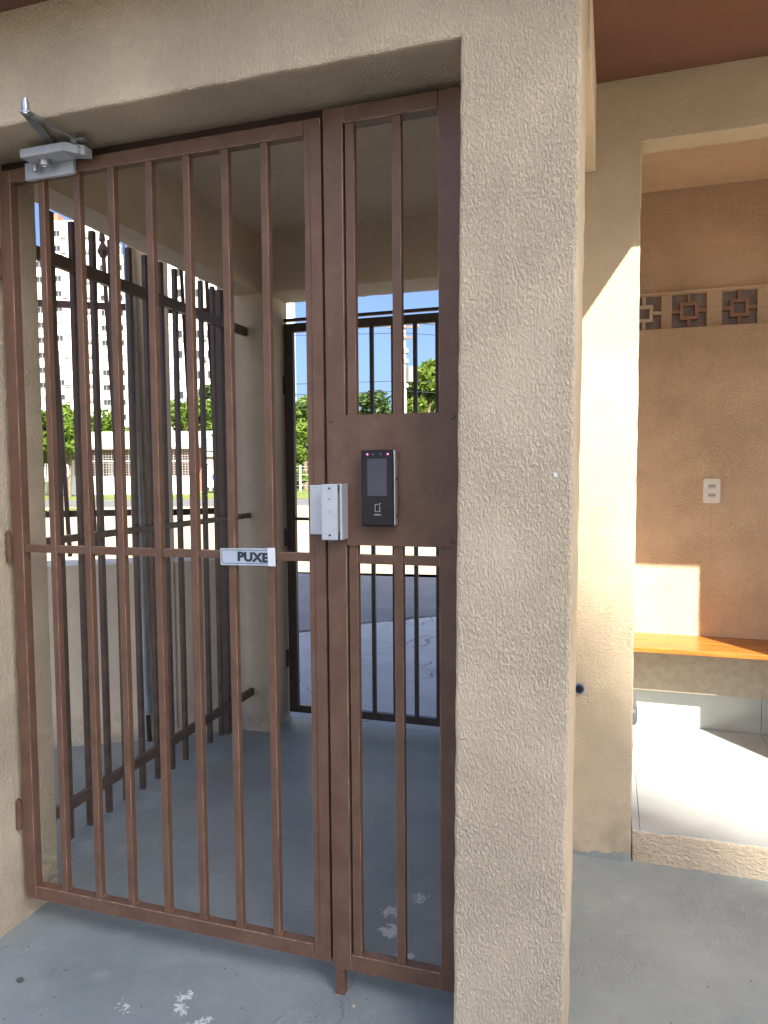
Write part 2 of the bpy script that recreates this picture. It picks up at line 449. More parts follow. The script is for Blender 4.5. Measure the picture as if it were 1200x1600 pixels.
sheet('bounce_paving', [(-7, -12), (-2.6, -12), (-2.6, 1.3), (-7, 1.3)], .004, M['bounce_pave'])  # second unseen bounce sheet, added on the left
# the road and verges lie across the view, square to the camera's heading
def cv(lat, dep, z=0):            # along the heading of the street outside
    return (rt.x*lat/math.hypot(rt.x, rt.y)-sy*dep, rt.y*lat/math.hypot(rt.x, rt.y)+cy*dep)
def band(name, d0, d1, z, mat, l0=-160, l1=160, tilt=0):
    return sheet(name, [cv(l0, d0), cv(l1, d0+tilt), cv(l1, d1+tilt), cv(l0, d1)], z, mat)
band('road', 30.5, 38.0, -.022, M['roadgrey'])
band('verge', 38.4, 300, -.018, M['grass_ground'])
band('near_verge', 26.5, 29.9, -.024, M['grass_ground'], -13.5, -11.8)

# ------------------------------------------------------------------ gatehouse
F = 1.573; G = 1.73
gh = thing('gatehouse', 'beige stucco gatehouse with covered passage and bench alcove', 'building', (0, 0, 0))
fw = wall_xz([(-2.03, -.02), (-1.765, -.02), (-1.765, 2.354), (-.316, 2.354), (-.340, -.02), (-.089, -.02), (-.058, 2.86), (-2.03, 2.86)], F, 1.892, ch=.007, jit=.0014, seed=4)
fw.build('front_wall', M['stucco'], gh)
MB().box(-.285, -.057, 1.8925, 2.648, 2.455, 2.82).build('side_beam', M['smooth'], gh)
MB().box(-.41, -.288, 1.8925, 3.949, -.02, 2.86).build('passage_wall', M['smooth'], gh)
pw = wall_xz([(-.285, -.02), (.086, -.02), (.094, 2.533), (1.36, 2.533), (1.36, -.02), (4.5, -.02), (4.5, 2.86), (-.285, 2.86)], 2.65, 2.75, ch=.005, jit=.0012, seed=8)
pier = pw.build('alcove_front_wall', M['stucco_fine'], gh)
MB().box(-.41, 4.5, 3.95, 4.05, -.02, 2.86).build('alcove_rear_wall', M['smooth'], gh)
MB().box(1.42, 1.52, 2.752, 3.945, -.02, 2.86).build('alcove_side_wall', M['alcove'], gh)
MB().box(-.285, 2.2, 2.752, 3.815, 2.775, 2.86).build('alcove_ceiling', M['alcove'], gh)
# alcove back wall: below, ribbon of vent blocks (set back 2 cm), above
bw = MB(); bw.box(-.285, 2.2, 3.82, 3.945, -.02, 2.110)
bw.box(-.285, 2.2, 3.82, 3.945, 2.279, 2.86)
wall_b = bw.build('alcove_back_wall', M['alcove'], gh)
MB().box(-.285, 2.2, 3.809, 3.8205, 2.279, 2.291, .003).build('ledge', M['alcove'], wall_b)
zb0, zb1 = 2.110, 2.279
cells = [(-.165, -.010), (.075, .237), (.285, .444), (.512, .666), (.742, .898), (.972, 1.128), (1.2, 1.355)]
xs = -.285
for a, b in cells+[(2.2, 2.2)]:
    MB().box(xs, a, 3.838, 3.945, zb0+.0005, zb1-.0005).build('block_mullion', M['alcove'], wall_b); xs = b
for i, (a, b) in enumerate(cells):
    cx = (a+b)/2; w = b-a; cz = (zb0+zb1)/2
    blk = MB(); blk.box(a, b, 3.880, 3.944, zb0, zb1)
    k = blk.build('vent_block', M['blockback'], wall_b)
    sp = MB(); t2 = .008; ro = .042; ri = .026; ybk = 3.8795; yf = 3.842
    sp.box(a, cx-ro, yf+.002, ybk, cz-t2, cz+t2).box(cx+ro, b, yf+.002, ybk, cz-t2, cz+t2)
    sp.box(cx-t2, cx+t2, yf+.002, ybk, cz+ro, zb1).box(cx-t2, cx+t2, yf+.002, ybk, zb0, cz-ro)
    ring = MB()
    ring.box(a, cx-ro, yf+.002, ybk, cz-t2, cz+t2).box(cx+ro, b, yf+.002, ybk, cz-t2, cz+t2)
    ring.box(cx-t2, cx+t2, yf+.002, ybk, cz+ro, zb1).box(cx-t2, cx+t2, yf+.002, ybk, zb0, cz-ro)
    ring.box(cx-ro, cx+ro, yf, ybk, cz+ri, cz+ro).box(cx-ro, cx+ro, yf, ybk, cz-ro, cz-ri)
    ring.box(cx-ro, cx-ri, yf, ybk, cz-ri, cz+ri).box(cx+ri, cx+ro, yf, ybk, cz-ri, cz+ri)
    # separate thing cannot go deeper than this level, so the pattern is joined to its block
    ring.build('tmp', M['clay'] if i != 1 else M['smooth'], k)
    t = bpy.data.objects['tmp']; me = t.data
    bm = bmesh.new(); bm.from_mesh(k.data); nf = len(bm.faces); bm.from_mesh(me)
    bm.faces.ensure_lookup_table()
    for fi in range(nf, len(bm.faces)): bm.faces[fi].material_index = 1
    k.data.materials.append(me.materials[0]); bm.to_mesh(k.data); bm.free(); bpy.data.objects.remove(t)
# rear wall of the passage with the exit opening
rw = wall_xz([(-2.03, -.02), (-1.748, -.02), (-1.735, 2.362), (-.412, 2.362), (-.412, 2.86), (-2.03, 2.86)], 3.45, 3.70, ch=.006, seed=12)
rw.build('rear_wall', M['smooth'], gh)
MB().box(-1.905, -1.768, 1.8935, 3.449, 2.358, 2.86).build('side_beam', M['smooth'], gh)
MB().box(-1.7675, -.411, 1.8935, 3.449, 2.66, 2.86).build('passage_ceiling', M['smooth'], gh)
# roof: sloping soffit, deeper over the gate than over the alcove
def zs(y): return 2.645+.097*(y-F)
YE = 2.165; XE = .452
rf = MB()
for x0, x1, y0, y1 in ((-2.25, XE, 1.36, 2.648), (XE, 4.8, YE, 2.648)):
    rf.add([(x0, y0, zs(y0)), (x1, y0, zs(y0)), (x1, y1, zs(y1)), (x0, y1, zs(y1)),
            (x0, y0, zs(y0)+.14), (x1, y0, zs(y0)+.14), (x1, y1, zs(y1)+.14), (x0, y1, zs(y1)+.14)],
           [(0, 3, 2, 1), (4, 5, 6, 7), (0, 1, 5, 4), (1, 2, 6, 5), (2, 3, 7, 6), (3, 0, 4, 7)])
rf.build('eaves', M['soffit'], gh)
MB().box(-2.03, 4.8, 2.2, 3.95, 2.905, 3.06).build('roof_slab', M['smooth'], gh)
MB().box(-.45, 4.8, 3.1, 4.1, 3.061, 5.58).build('shade_storey', M['stucco'], gh)  # unseen storey added to throw shade on the ground past the exit
# step
st = wall_xz([(.0885, -.02), (1.358, -.02), (1.358, .117), (.0885, .117)], 2.662, 2.75, ch=.008, jit=.003, step=.03, seed=21, chip=.008)
st.build('step_riser', M['patch'], gh)
# ragged grey floor paint brushed up the foot of the pier, and smoothed plaster patches
pe = MB(); r = random.Random(5)
xs = [-.285+i*.0053 for i in range(71)]; pj = [0]
for i in range(71): pj.append(min(.035, max(.0, pj[-1]+r.uniform(-.006, .006)+(r.random() < .12)*r.uniform(-.012, .012))))
for i in range(70):
    z0, z1 = (pj[i], pj[i+1])
    pe.add([(xs[i], 2.6478, 0), (xs[i+1], 2.6478, 0), (xs[i+1], 2.6478, z1+.012), (xs[i], 2.6478, z0+.012)], [(0, 1, 2, 3)])
pe.build('paint_edge', M['floor'], pier)
# alcove floor and tiles
af = MB().box(-.284, 2.199, 2.7525, 3.8195, .02, .112).build('alcove_floor', M['grout']); structure(af)
g = .0022
for x0, x1 in ((-.284, .117), (.117, .717), (.717, 1.317), (1.317, 1.917), (1.917, 2.199)):
    for y0, y1 in ((2.666, 3.10), (3.10, 3.70), (3.70, 3.805)):
        a, b = x0, x1
        if y0 < 2.7:
            for (aa, bb, yy) in ((max(a, .0895), min(b, 1.3575), y0),):
                if bb > aa: MB().box(aa+g/2, bb-g/2, yy, y1-g/2, .1125, .122).build('tile', M['tile'], af)
        else: MB().box(a+g/2, b-g/2, y0+g/2, y1-g/2, .1125, .122).build('tile', M['tile'], af)

# ------------------------------------------------------------------ gate leaf
gl = thing('swing_gate', 'brown steel gate leaf of seven upright bars hinged on the left jamb', 'gate', (-1.745, G, .0))
def gbar(mb, x0, x1, z0, z1, y0=G, y1=G+.03, ch=.0022): return mb.box(x0, x1, y0, y1, z0, z1, ch)
leanT = lambda x, z: x  # bars are plumb
gbar(MB(), -1.742, -1.702, .088, 2.318).build('stile', M['gate'], gl)
gbar(MB(), -.757, -.7105, .088, 2.318).build('stile', M['gate'], gl)
gbar(MB(), -1.7015, -.7575, 2.280, 2.318).build('top_rail', M['gate'], gl)
gbar(MB(), -1.7015, -.7575, .088, .130).build('bottom_rail', M['gate'], gl)
MB().box(-.738, -.7085, G-.0035, G-.0002, .125, 2.296, .001).build('cover_strip', M['gate'], gl)
bar0 = None
bx = [-1.603, -1.478, -1.361, -1.236, -1.117, -.999, -.882]
me_bar = None
for i, x in enumerate(bx):
    if bar0 is None:
        b = MB(); b.box(x, x+.021, G+.003, G+.024, .1302, 2.2798, .0018)
        bar0 = b.build('bar', M['gate'], gl); 
    else: copy_child(bar0, gl, (x-bx[0], 0, 0))
midseg = [-1.7015]+[v for x in bx for v in (x-.0003, x+.0213)]+[-.7575]
for a, b in zip(midseg[0::2], midseg[1::2]):
    if b > a: MB().box(a, b, G+.006, G+.021, 1.181, 1.204, .0012).build('mid_rail', M['gate'], gl)
for z in (.353, 1.195, 2.05):
    h = MB().cyl((-1.7525, G-.004, z-.045), (-1.7525, G-.004, z+.045), .0085, 14)
    for q in (-.016, .016): h.cyl((-1.7525, G-.004, z+q-.001), (-1.7525, G-.004, z+q+.001), .0095, 14)
    h.box(-1.7525, -1.742, G-.004, G+.002, z-.035, z+.035)
    h.cyl((-1.7525, G-.004, z+.045), (-1.7525, G-.004, z+.052), .005, 10)
    h.build('hinge', M['gate'], gl, True)
# weld beads at bar feet
wbd = MB(); r = random.Random(2)
for x in bx:
    for xx in (x, x+.021):
        for q in range(3):
            c = (xx+r.uniform(-.003, .003), G+.004+q*.008, .131)
            wbd.cyl(c, (c[0], c[1]+.006, c[2]+.0025), .0046, 7)
wbd.build('weld_beads', M['gate'], gl, kind='stuff')

# fixed side panel
fp = thing('gate_side_panel', 'narrow fixed brown panel with sheet plate beside the tall pillar', 'gate panel', (-.53, G, 0))
gbar(MB(), -.703, -.6505, .076, 2.335).build('stile', M['gate'], fp)
gbar(MB(), -.404, -.348, .076, 2.335).build('stile', M['gate'], fp)
gbar(MB(), -.650, -.4045, 2.294, 2.335).build('top_rail', M['gate'], fp)
gbar(MB(), -.650, -.4045, .076, .122).build('bottom_rail', M['gate'], fp)
pb0 = MB().box(-.6445, -.6205, G+.003, G+.024, .1225, 2.2935, .0018).build('bar', M['gate'], fp)
MB().box(-.5225, -.4985, G+.003, G+.024, .1225, 2.2935, .0018).build('bar', M['gate'], fp)
for a, b in ((-.6202, -.5228), (-.4982, -.4045)):
    MB().box(a, b, G+.006, G+.021, 1.180, 1.204, .0012).build('mid_rail', M['gate'], fp)
pl = MB().box(-.698, -.352, G-.004, G-.0004, 1.560, 1.564).box(-.698, -.352, G-.004, G-.0004, 1.2385, 1.5600).box(-.648, -.352, G-.004, G-.0004, 1.229, 1.2385)
pl.build('sheet_plate', M['gate'], fp)
for x, z in ((-.688, 1.552), (-.368, 1.552), (-.37, 1.245)):
    MB().cyl((x, G-.0075, z), (x, G-.004, z), .0045, 10, .006).build('screw', M['gate'], fp, True)
MB().box(-.697, -.671, G+.002, G+.026, .001, .0758, .0015).build('leg', M['gate'], fp)
MB().box(-1.764, -.3195, G+.034, G+.075, 2.312, 2.3535).build('header_tube', M['header'], fp)
MB().box(-.347, -.3205, G+.034, G+.065, .02, 2.311).build('jamb_post', M['header'], fp)

# ------------------------------------------------------------------ fittings on the gate
lk = thing('magnetic_lock', 'silver magnetic lock box bridging the gate leaf and side panel', 'lock', (-.70, G-.05, 1.25))
br = MB().box(-.748, -.700, G-.0125, G-.0036, 1.255, 1.385, .0025)
br.build('armature_plate', M['alu'], lk)
MB().box(-.699, -.6545, G-.052, G-.0045, 1.245, 1.388, .003).build('magnet', M['alu'], lk)
MB().box(-.6543, -.6498, G-.046, G-.0045, 1.247, 1.386).build('magnet_slot', M['gap'], lk)
for a, b in ((1.247, 1.266), (1.366, 1.386)):
    MB().box(-.6544, -.6497, G-.0478, G-.0460, a, b).build('end_plug', M['black'], lk)
MB().box(-.6495, -.643, G-.050, G-.0045, 1.246, 1.388, .002).build('housing', M['alu'], lk)
for z, rr in ((1.258, .0030), (1.319, .0042), (1.350, .0016), (1.377, .0028)):
    MB().cyl((-.676, G-.0532, z), (-.676, G-.0518, z), rr, 12).build('screw', M['black'] if rr < .004 else M['screw'], lk)
for x, z in ((-.741, 1.262), (-.741, 1.378), (-.730, 1.378)):
    MB().cyl((x, G-.0136, z), (x, G-.0124, z), .003, 10).build('screw', M['screw'], lk)

fr = thing('face_reader', 'black face recognition reader with two pink lights on the brown plate', 'access reader', (-.55, G-.03, 1.28))
MB().box(-.594, -.5075, G-.030, G-.0042, 1.281, 1.472, .006).build('case', M['silver'], fr)
MB().box(-.5955, -.5115, G-.0335, G-.0295, 1.2815, 1.4725, .0035).build('front_glass', M['glassblk'], fr)
MB().box(-.580, -.529, G-.0343, G-.0334, 1.358, 1.451).build('screen', M['screen'], fr)
for x, k in ((-.5795, 1), (-.526, 1), (-.5645, 0), (-.5445, 0)):
    MB().cyl((x, G-.0347, 1.462), (x, G-.0334, 1.462), .0024 if k else .0034, 12).build('infrared_led' if k else 'lens', M['led'] if k else M['screen'], fr)
ic = MB(); x0, x1, z0, z1 = -.5605, -.5475, 1.318, 1.337
w = .0009; yy0, yy1 = G-.0342, G-.0334
ic.box(x0, x1, yy0, yy1, z0, z0+w).box(x0, x0+w, yy0, yy1, z0+w, z1).box(x0+w, x1-.004, yy0, yy1, z1-w, z1).box(x1-w, x1, yy0, yy1, z0+w, z1-.004)
ic.bar((x1-.003, G-.0338, z1-.003), (x1+.002, G-.0338, z1+.002), w, .0008)
ic.bar((x1-.002, G-.0338, z1+.002), (x1+.002, G-.0338, z1+.002), w, .0008, (0, 0, 1))
ic.build('card_icon', M['icon'], fr)
tx = MB(); r = random.Random(11); x = -.563
for i in range(9):
    w_ = r.uniform(.0012, .0019); tx.box(x, x+w_, yy0, yy1, 1.3095, 1.3095+r.choice((.0017, .0024))); x += w_+.0006
tx.build('maker_print', M['icon'], fr)
MB().cyl((-.5078, G-.018, 1.405-.005), (-.5066, G-.018, 1.405-.005), .004, 10).build('side_button', M['black'], fr)

# PUXE sign hung on the bars, slightly askew
sg = thing('pull_sign', 'small pale sign reading PUXE fixed across two gate bars', 'sign', (-.937, G-.004, 1.190))
ang = R(-1.2)
def sgn(mb):
    q = Matrix.Rotation(ang, 3, 'Y'); c = Vector((-.937, G, 1.190))
    mb.v = [c+q@(v-c) for v in mb.v]; return mb
def rrect(w, h, rad, n=5, cx=0, cz=0):
    out = []
    for sx, sz, a0 in ((1, -1, -90), (1, 1, 0), (-1, 1, 90), (-1, -1, 180)):
        for i in range(n+1):
            a = R(a0+90*i/n); out.append((cx+sx*(w/2-rad)+rad*math.cos(a), cz+sz*(h/2-rad)+rad*math.sin(a)))
    return out
cx, cz = -.937, 1.190
sgn(MB().prism(rrect(.166, .0465, .003, 4, cx, cz), G-.0045, G-.0015)).build('sign_plate', M['signface'], sg)
o1 = rrect(.156, .038, .006, 5, cx-.001, cz); o2 = rrect(.1535, .0355, .005, 5, cx-.001, cz)
bd = MB(); n = len(o1)
bd.add([(x, G-.0052, z) for x, z in o1]+[(x, G-.0052, z) for x, z in o2]+[(x, G-.0044, z) for x, z in o1]+[(x, G-.0044, z) for x, z in o2],
       [(i, (i+1) % n, n+(i+1) % n, n+i) for i in range(n)]+[(i, 2*n+i, 2*n+(i+1) % n, (i+1) % n) for i in range(n)]+[(n+i, n+(i+1) % n, 3*n+(i+1) % n, 3*n+i) for i in range(n)])
sgn(bd).build('sign_border', M['ink'], sg)
fc = bpy.data.curves.new('lettering', 'FONT'); fc.body = 'PUXE'; fc.size = .0335; fc.extrude = .0004; fc.offset = .0017
fc.space_character = 1.04; fc.align_x = 'LEFT'; fc.align_y = 'CENTER'
fo = bpy.data.objects.new('tmp_text', fc); COL.objects.link(fo)
dg = bpy.context.evaluated_depsgraph_get(); dg.update()
tm = bpy.data.meshes.new_from_object(fo.evaluated_get(dg)); bpy.data.objects.remove(fo)
tm.materials.clear(); tm.materials.append(M['ink'])
lo = bpy.data.objects.new('lettering', tm); COL.objects.link(lo); lo.parent = sg
lo.location = (-.030, -.0012, -.0005); lo.rotation_euler = (R(90), -ang, 0); lo.scale = (1.12, 1, 1)
sgn(MB().box(cx+.0625, cx+.0845, G-.0066, G-.0056, cz-.0245, cz+.0250)).build('tape', M['signwhite'], sg)

# door closer
dc = thing('door_closer', 'silver hydraulic door closer with folded arm at the gate top', 'door closer', (-1.5, 1.70, 2.31))
bmb = MB().box(-1.590, -1.440, 1.654, 1.714, 2.306, 2.331, .004)
bmb.build('closer_body', M['alud'], dc)
eb = MB()
eb.add([(-1.4398, 1.656, 2.307), (-1.4398, 1.656, 2.330), (-1.4398, 1.712, 2.330), (-1.4398, 1.712, 2.307),
        (-1.392, 1.682, 2.299), (-1.392, 1.682, 2.324), (-1.392, 1.712, 2.324), (-1.392, 1.712, 2.299)],
       [(0, 1, 2, 3), (4, 7, 6, 5), (0, 4, 5, 1), (1, 5, 6, 2), (2, 6, 7, 3), (3, 7, 4, 0)])
eb.build('body_end', M['alud'], dc)
MB().box(-1.632, -1.46, 1.7155, 1.7295, 2.272, 2.322, .003).build('mounting_plate', M['alud'], dc)
bs = MB().cyl((-1.535, 1.690, 2.3055), (-1.535, 1.690, 2.290), .015, 18).cyl((-1.535, 1.690, 2.2899), (-1.535, 1.690, 2.285), .008, 14)
bs.build('spring_valve', M['screw'], dc, True)
MB().cyl((-1.578, 1.70, 2.3055), (-1.578, 1.70, 2.284), .008, 12).build('end_valve', M['screw'], dc, True)
for x, z in ((-1.405, 2.318), (-1.405, 2.306)):
    MB().cyl((x, 1.672, z), (x, 1.682, z), .004, 10).build('screw', M['screw'], dc)
MB().cyl((-1.505, 1.690, 2.3305), (-1.505, 1.690, 2.344), .012, 16).build('spindle', M['screw'], dc, True)
arm = MB(); A = Vector((-1.505, 1.690, 2.3445)); B = Vector((-1.436, 1.520, 2.3445))
arm.bar(A+(A-B).normalized()*.01, B+(B-A).normalized()*.008, .026, .005, (1, .3, 0), .001)
arm.build('main_arm', M['steelarm'], dc)
MB().cyl(B+Vector((0, 0, -.006)), B+Vector((0, 0, .026)), .0088, 16).cyl(B+Vector((0, 0, .0262)), B+Vector((0, 0, .034)), .0062, 14).cyl(B+Vector((0, 0, .006)), B+Vector((0, 0, .016)), .0098, 16).build('elbow_pin', M['galv'], dc, True)
Ce = Vector((-1.413, 1.668, 2.3385))
MB().cyl(B+Vector((.006, .01, .004)), Ce, .0042, 10).cyl(B+(Ce-B)*.12, B+(Ce-B)*.30, .0065, 10).build('link_rod', M['galv'], dc, True)
MB().box(-1.422, -1.378, 1.660, 1.682, 2.330, 2.3365, .001).cyl((-1.413, 1.668, 2.325), (-1.413, 1.668, 2.346), .008, 12).build('arm_shoe', M['steelarm'], dc)

# ------------------------------------------------------------------ side grille on the left of the passage
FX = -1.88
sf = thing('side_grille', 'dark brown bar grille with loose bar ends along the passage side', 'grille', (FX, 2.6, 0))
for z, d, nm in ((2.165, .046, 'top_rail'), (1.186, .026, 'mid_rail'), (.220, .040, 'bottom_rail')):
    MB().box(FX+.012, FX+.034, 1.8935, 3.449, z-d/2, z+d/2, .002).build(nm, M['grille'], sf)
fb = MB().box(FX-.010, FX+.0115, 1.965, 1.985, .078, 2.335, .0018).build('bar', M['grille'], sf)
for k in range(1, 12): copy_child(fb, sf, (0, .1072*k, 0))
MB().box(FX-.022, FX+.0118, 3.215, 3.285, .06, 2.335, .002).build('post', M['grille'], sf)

# low wall, column, conduit and spear fence at the left
wa, wb = Vector((-6.796, .36, 0)), Vector((-1.952, 3.418, 0))
wd = (wb-wa).normalized(); wnrm = Vector((-wd.y, wd.x, 0))
def wbox(a, b, off0, off1, z0, z1, name, mat, parent=None):
    p = [wa+wd*a+wnrm*off0, wa+wd*b+wnrm*off0, wa+wd*b+wnrm*off1, wa+wd*a+wnrm*off1]
    mb = MB(); mb.add([(q.x, q.y, z0) for q in p]+[(q.x, q.y, z1) for q in p],
                      [(3, 2, 1, 0), (4, 5, 6, 7), (0, 1, 5, 4), (1, 2, 6, 5), (2, 3, 7, 6), (3, 0, 4, 7)])
    return mb.build(name, mat, parent)
L = (wb-wa).length
lw = thing('low_wall', 'low beige plastered wall with its lit top painted white outside the side grille', 'wall', (-3.2, 2.6, 0))
wbox(.1, L, 0, .15, -.03, .945, 'wall_body', M['smooth'], lw)
wbox(.1, L, -.004, .156, .9455, .958, 'lit_top', M['whitecap'], lw)  # white top: brightness of the light lying there put into the paint
sc_ = (Vector((-2.381, 3.147, 0))-wa).dot(wd); s2_ = sc_+.205
clm = wbox(sc_, s2_, -.008, .20, -.03, 3.3, 'column', M['smooth'])
tag(clm, 'square brown-beige column rising from the low wall beside the metal conduit', 'column')
pt, pbm = Vector((-2.352, 3.135, 2.95)), Vector((-2.315, 3.150, .15))
cd = thing('conduit_pipe', 'galvanised steel conduit pipe running up the column', 'pipe', (-2.32, 3.15, 0))
MB().cyl(pbm, pt, .027, 20).build('pipe', M['galv'], cd, True)
for t_ in (.42, .80):
    c = pbm+(pt-pbm)*t_; MB().cyl(c-Vector((0, 0, .012)), c+Vector((0, 0, .012)), .031, 20).build('clamp', M['galv'], cd, True)
MB().cyl(pbm-Vector((-.003, -.004, .15)), pbm-Vector((0, 0, .005)), .012, 10).build('stub', M['cable'], cd)

sfn = thing('spear_fence', 'leaning dark maroon fence of spear-topped bars on the low wall', 'fence', (-3.0, 2.8, .95))
def wpt(s, off, z): p = wa+wd*s+wnrm*off; return Vector((p.x, p.y, z))
s_first = (Vector((-2.689, 3.044, 0))-wa).dot(wd)
for s0, s1 in ((s_first-1.9, sc_-.003), (s2_+.003, L-.01)):
    for z in (2.287, 1.205):
        MB().bar(wpt(s0, .095, z), wpt(s1, .095, z+.004), .034, .022, (0, 0, 1)).build('rail', M['maroon'], sfn)
s_ = s_first-.1285*14
while s_ < L-.02:
    if s_ > .4 and not (sc_-.03 < s_ < s2_+.05):
        b = MB(); ln = -.052
        b.bar(wpt(s_, .08, .985), wpt(s_+ln, .08, 2.62), .02, .02, tuple(wd))
        for z, w0, w1 in ((2.535, .010, .021), (2.57, .021, .010)):
            b.cyl(wpt(s_+ln*.97, .08, z), wpt(s_+ln*1.0, .08, z+.035), w0*1.4, 4, w1*1.4)
        b.cyl(wpt(s_+ln*1.03, .08, 2.62), wpt(s_+ln*1.08, .08, 2.75), .017, 4, .001)
        b.build('spear_bar', M['maroon'], sfn)
    s_ += .1285

# ------------------------------------------------------------------ exit gate
EY = 3.655
eg = thing('exit_gate', 'dark barred exit gate at the far end of the passage', 'gate', (-1.08, EY, 0))
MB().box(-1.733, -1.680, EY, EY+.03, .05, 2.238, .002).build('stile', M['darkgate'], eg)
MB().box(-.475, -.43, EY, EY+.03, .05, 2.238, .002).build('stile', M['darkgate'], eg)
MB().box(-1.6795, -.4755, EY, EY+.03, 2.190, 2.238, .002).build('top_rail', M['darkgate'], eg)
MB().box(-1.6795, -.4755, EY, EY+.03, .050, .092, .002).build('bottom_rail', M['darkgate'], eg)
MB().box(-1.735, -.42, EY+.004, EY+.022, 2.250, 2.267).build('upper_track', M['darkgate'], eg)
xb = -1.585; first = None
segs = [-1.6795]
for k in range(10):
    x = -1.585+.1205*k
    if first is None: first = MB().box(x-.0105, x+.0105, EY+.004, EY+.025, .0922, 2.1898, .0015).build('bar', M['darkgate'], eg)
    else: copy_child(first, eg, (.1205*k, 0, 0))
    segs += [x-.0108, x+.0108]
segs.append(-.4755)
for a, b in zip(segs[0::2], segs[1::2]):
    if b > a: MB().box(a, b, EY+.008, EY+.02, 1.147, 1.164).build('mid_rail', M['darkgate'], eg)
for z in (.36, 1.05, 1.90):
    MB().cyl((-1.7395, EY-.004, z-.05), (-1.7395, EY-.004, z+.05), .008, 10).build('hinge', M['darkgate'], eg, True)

# ------------------------------------------------------------------ alcove fittings
for x0, x1 in ((-.284, .117), (.117, .717), (.717, 1.317), (1.317, 1.917), (1.917, 2.199)):
    MB().box(x0+g/2, x1-g/2, 3.806, 3.8195, .1225, .3185).build('skirting_tile', M['tile'], af)
bn = thing('bench', 'varnished orange wooden bench board on a beige concrete slab', 'bench', (.9, 3.65, .12))
MB().box(-.28, 2.195, 3.722, 3.8195, .319, .5645, .006).build('slab', M['conc'], bn)
for y0, y1 in ((3.496, 3.658), (3.6595, 3.8195)):
    MB().box(-.28, 2.195, y0, y1, .565, .588, .003).build('seat_board', M['wood'], bn)
po = thing('power_outlet', 'white double power outlet plate on the alcove back wall', 'outlet', (.478, 3.82, 1.30))
xc, zc = .478, 1.310
MB().prism(rrect(.076, .120, .009, 5, xc, zc), 3.8105, 3.8195).build('cover_plate', M['plastic'], po)
for z in (zc+.023, zc-.021):
    k = MB(); k.prism([(xc-.019, z), (xc-.012, z-.010), (xc+.012, z-.010), (xc+.019, z), (xc+.012, z+.010), (xc-.012, z+.010)], 3.8096, 3.8108)
    q = k.build('socket', M['icon'], po)
    for dx, dz in ((-.0095, 0), (.0095, 0), (0, .003)):
        MB().cyl((xc+dx, 3.8090, z+dz), (xc+dx, 3.8097, z+dz), .0028, 8).build('pin_hole', M['hole'], q)
dp = thing('drain_pipe', 'cut blue pipe end poking from the sunlit pier', 'pipe', (-.098, 2.64, .625))
MB().cyl((-.098, 2.637, .625), (-.098, 2.6495, .625), .0175, 18).build('pipe_rim', M['bluepipe'], dp, True)
MB().cyl((-.098, 2.6355, .625), (-.098, 2.6368, .625), .0125, 16).build('pipe_hole', M['hole'], dp)
tag(MB().box(-.115, -.107, F-.0012, F-.0002, 1.404, 1.414).build('sticker', M['plastic']), 'tiny square white sticker on the tall shaded pillar', 'sticker')
bin_ = thing('plastic_bin', 'dark grey plastic bin edge peeping out behind the sunlit pier', 'bin', (.0, 2.95, .12))
MB().box(-.20, .085, 2.86, 3.08, .1225, .43, .015).build('bin_body', M['greyplastic'], bin_)
MB().box(-.215, .112, 2.845, 3.095, .4305, .505, .02).build('bin_lid', M['greyplastic'], bin_)

# grit on the floor
gr = MB(); r = random.Random(31)
for i in range(150):
    x, y = r.uniform(-1.75, .6), r.uniform(1.15, 3.4)
    if r.random() < .5: y = r.uniform(1.2, 1.75)
    k = r.uniform(.0008, .0022)
    if abs(x+.25) < .2: continue
    gr.cyl((x, y, .0002), (x+r.uniform(-k, k), y+r.uniform(-k, k), k*1.2), k*1.2, 5, k*.5)
gr.build('floor_grit', M['gravel'], None, False, 'stuff')
pbk = MB(); bm = bmesh.new(); bmesh.ops.create_icosphere(bm, subdivisions=2, radius=.0065)
for v in bm.verts: v.co = Vector((v.co.x*1.2*r.uniform(.8, 1.15), v.co.y*r.uniform(.8, 1.15), v.co.z*.7))+Vector((-.635, 1.70, .0045))
pbk.frombm(bm); tag(pbk.build('pebble', M['conc'], None, False), 'small pale pebble beside the panel leg', 'pebble')
pbk = MB(); bm = bmesh.new(); bmesh.ops.create_icosphere(bm, subdivisions=2, radius=.008)
for v in bm.verts: v.co = Vector((v.co.x*1.3, v.co.y*r.uniform(.9, 1.1), v.co.z*.6))+Vector((-1.560, 1.518, .0055))
pbk.frombm(bm); tag(pbk.build('pebble', M['gravel'], None, True), 'dark pebble on the open floor near the left wall', 'pebble')

# ------------------------------------------------------------------ street outside
def at(px, dep, z=0):          # a place in the street: sideways position at a depth along the heading
    lat = (px-600)/1113.8*dep
    c = cv(lat, dep); return Vector((c[0], c[1], z))
hd = math.atan2(rt.y, rt.x)     # the street's own axis
def placed(mb, loc, rz=hd):
    q = Matrix.Rotation(rz, 3, 'Z'); mb.v = [q@v+Vector(loc) for v in mb.v]; return mb

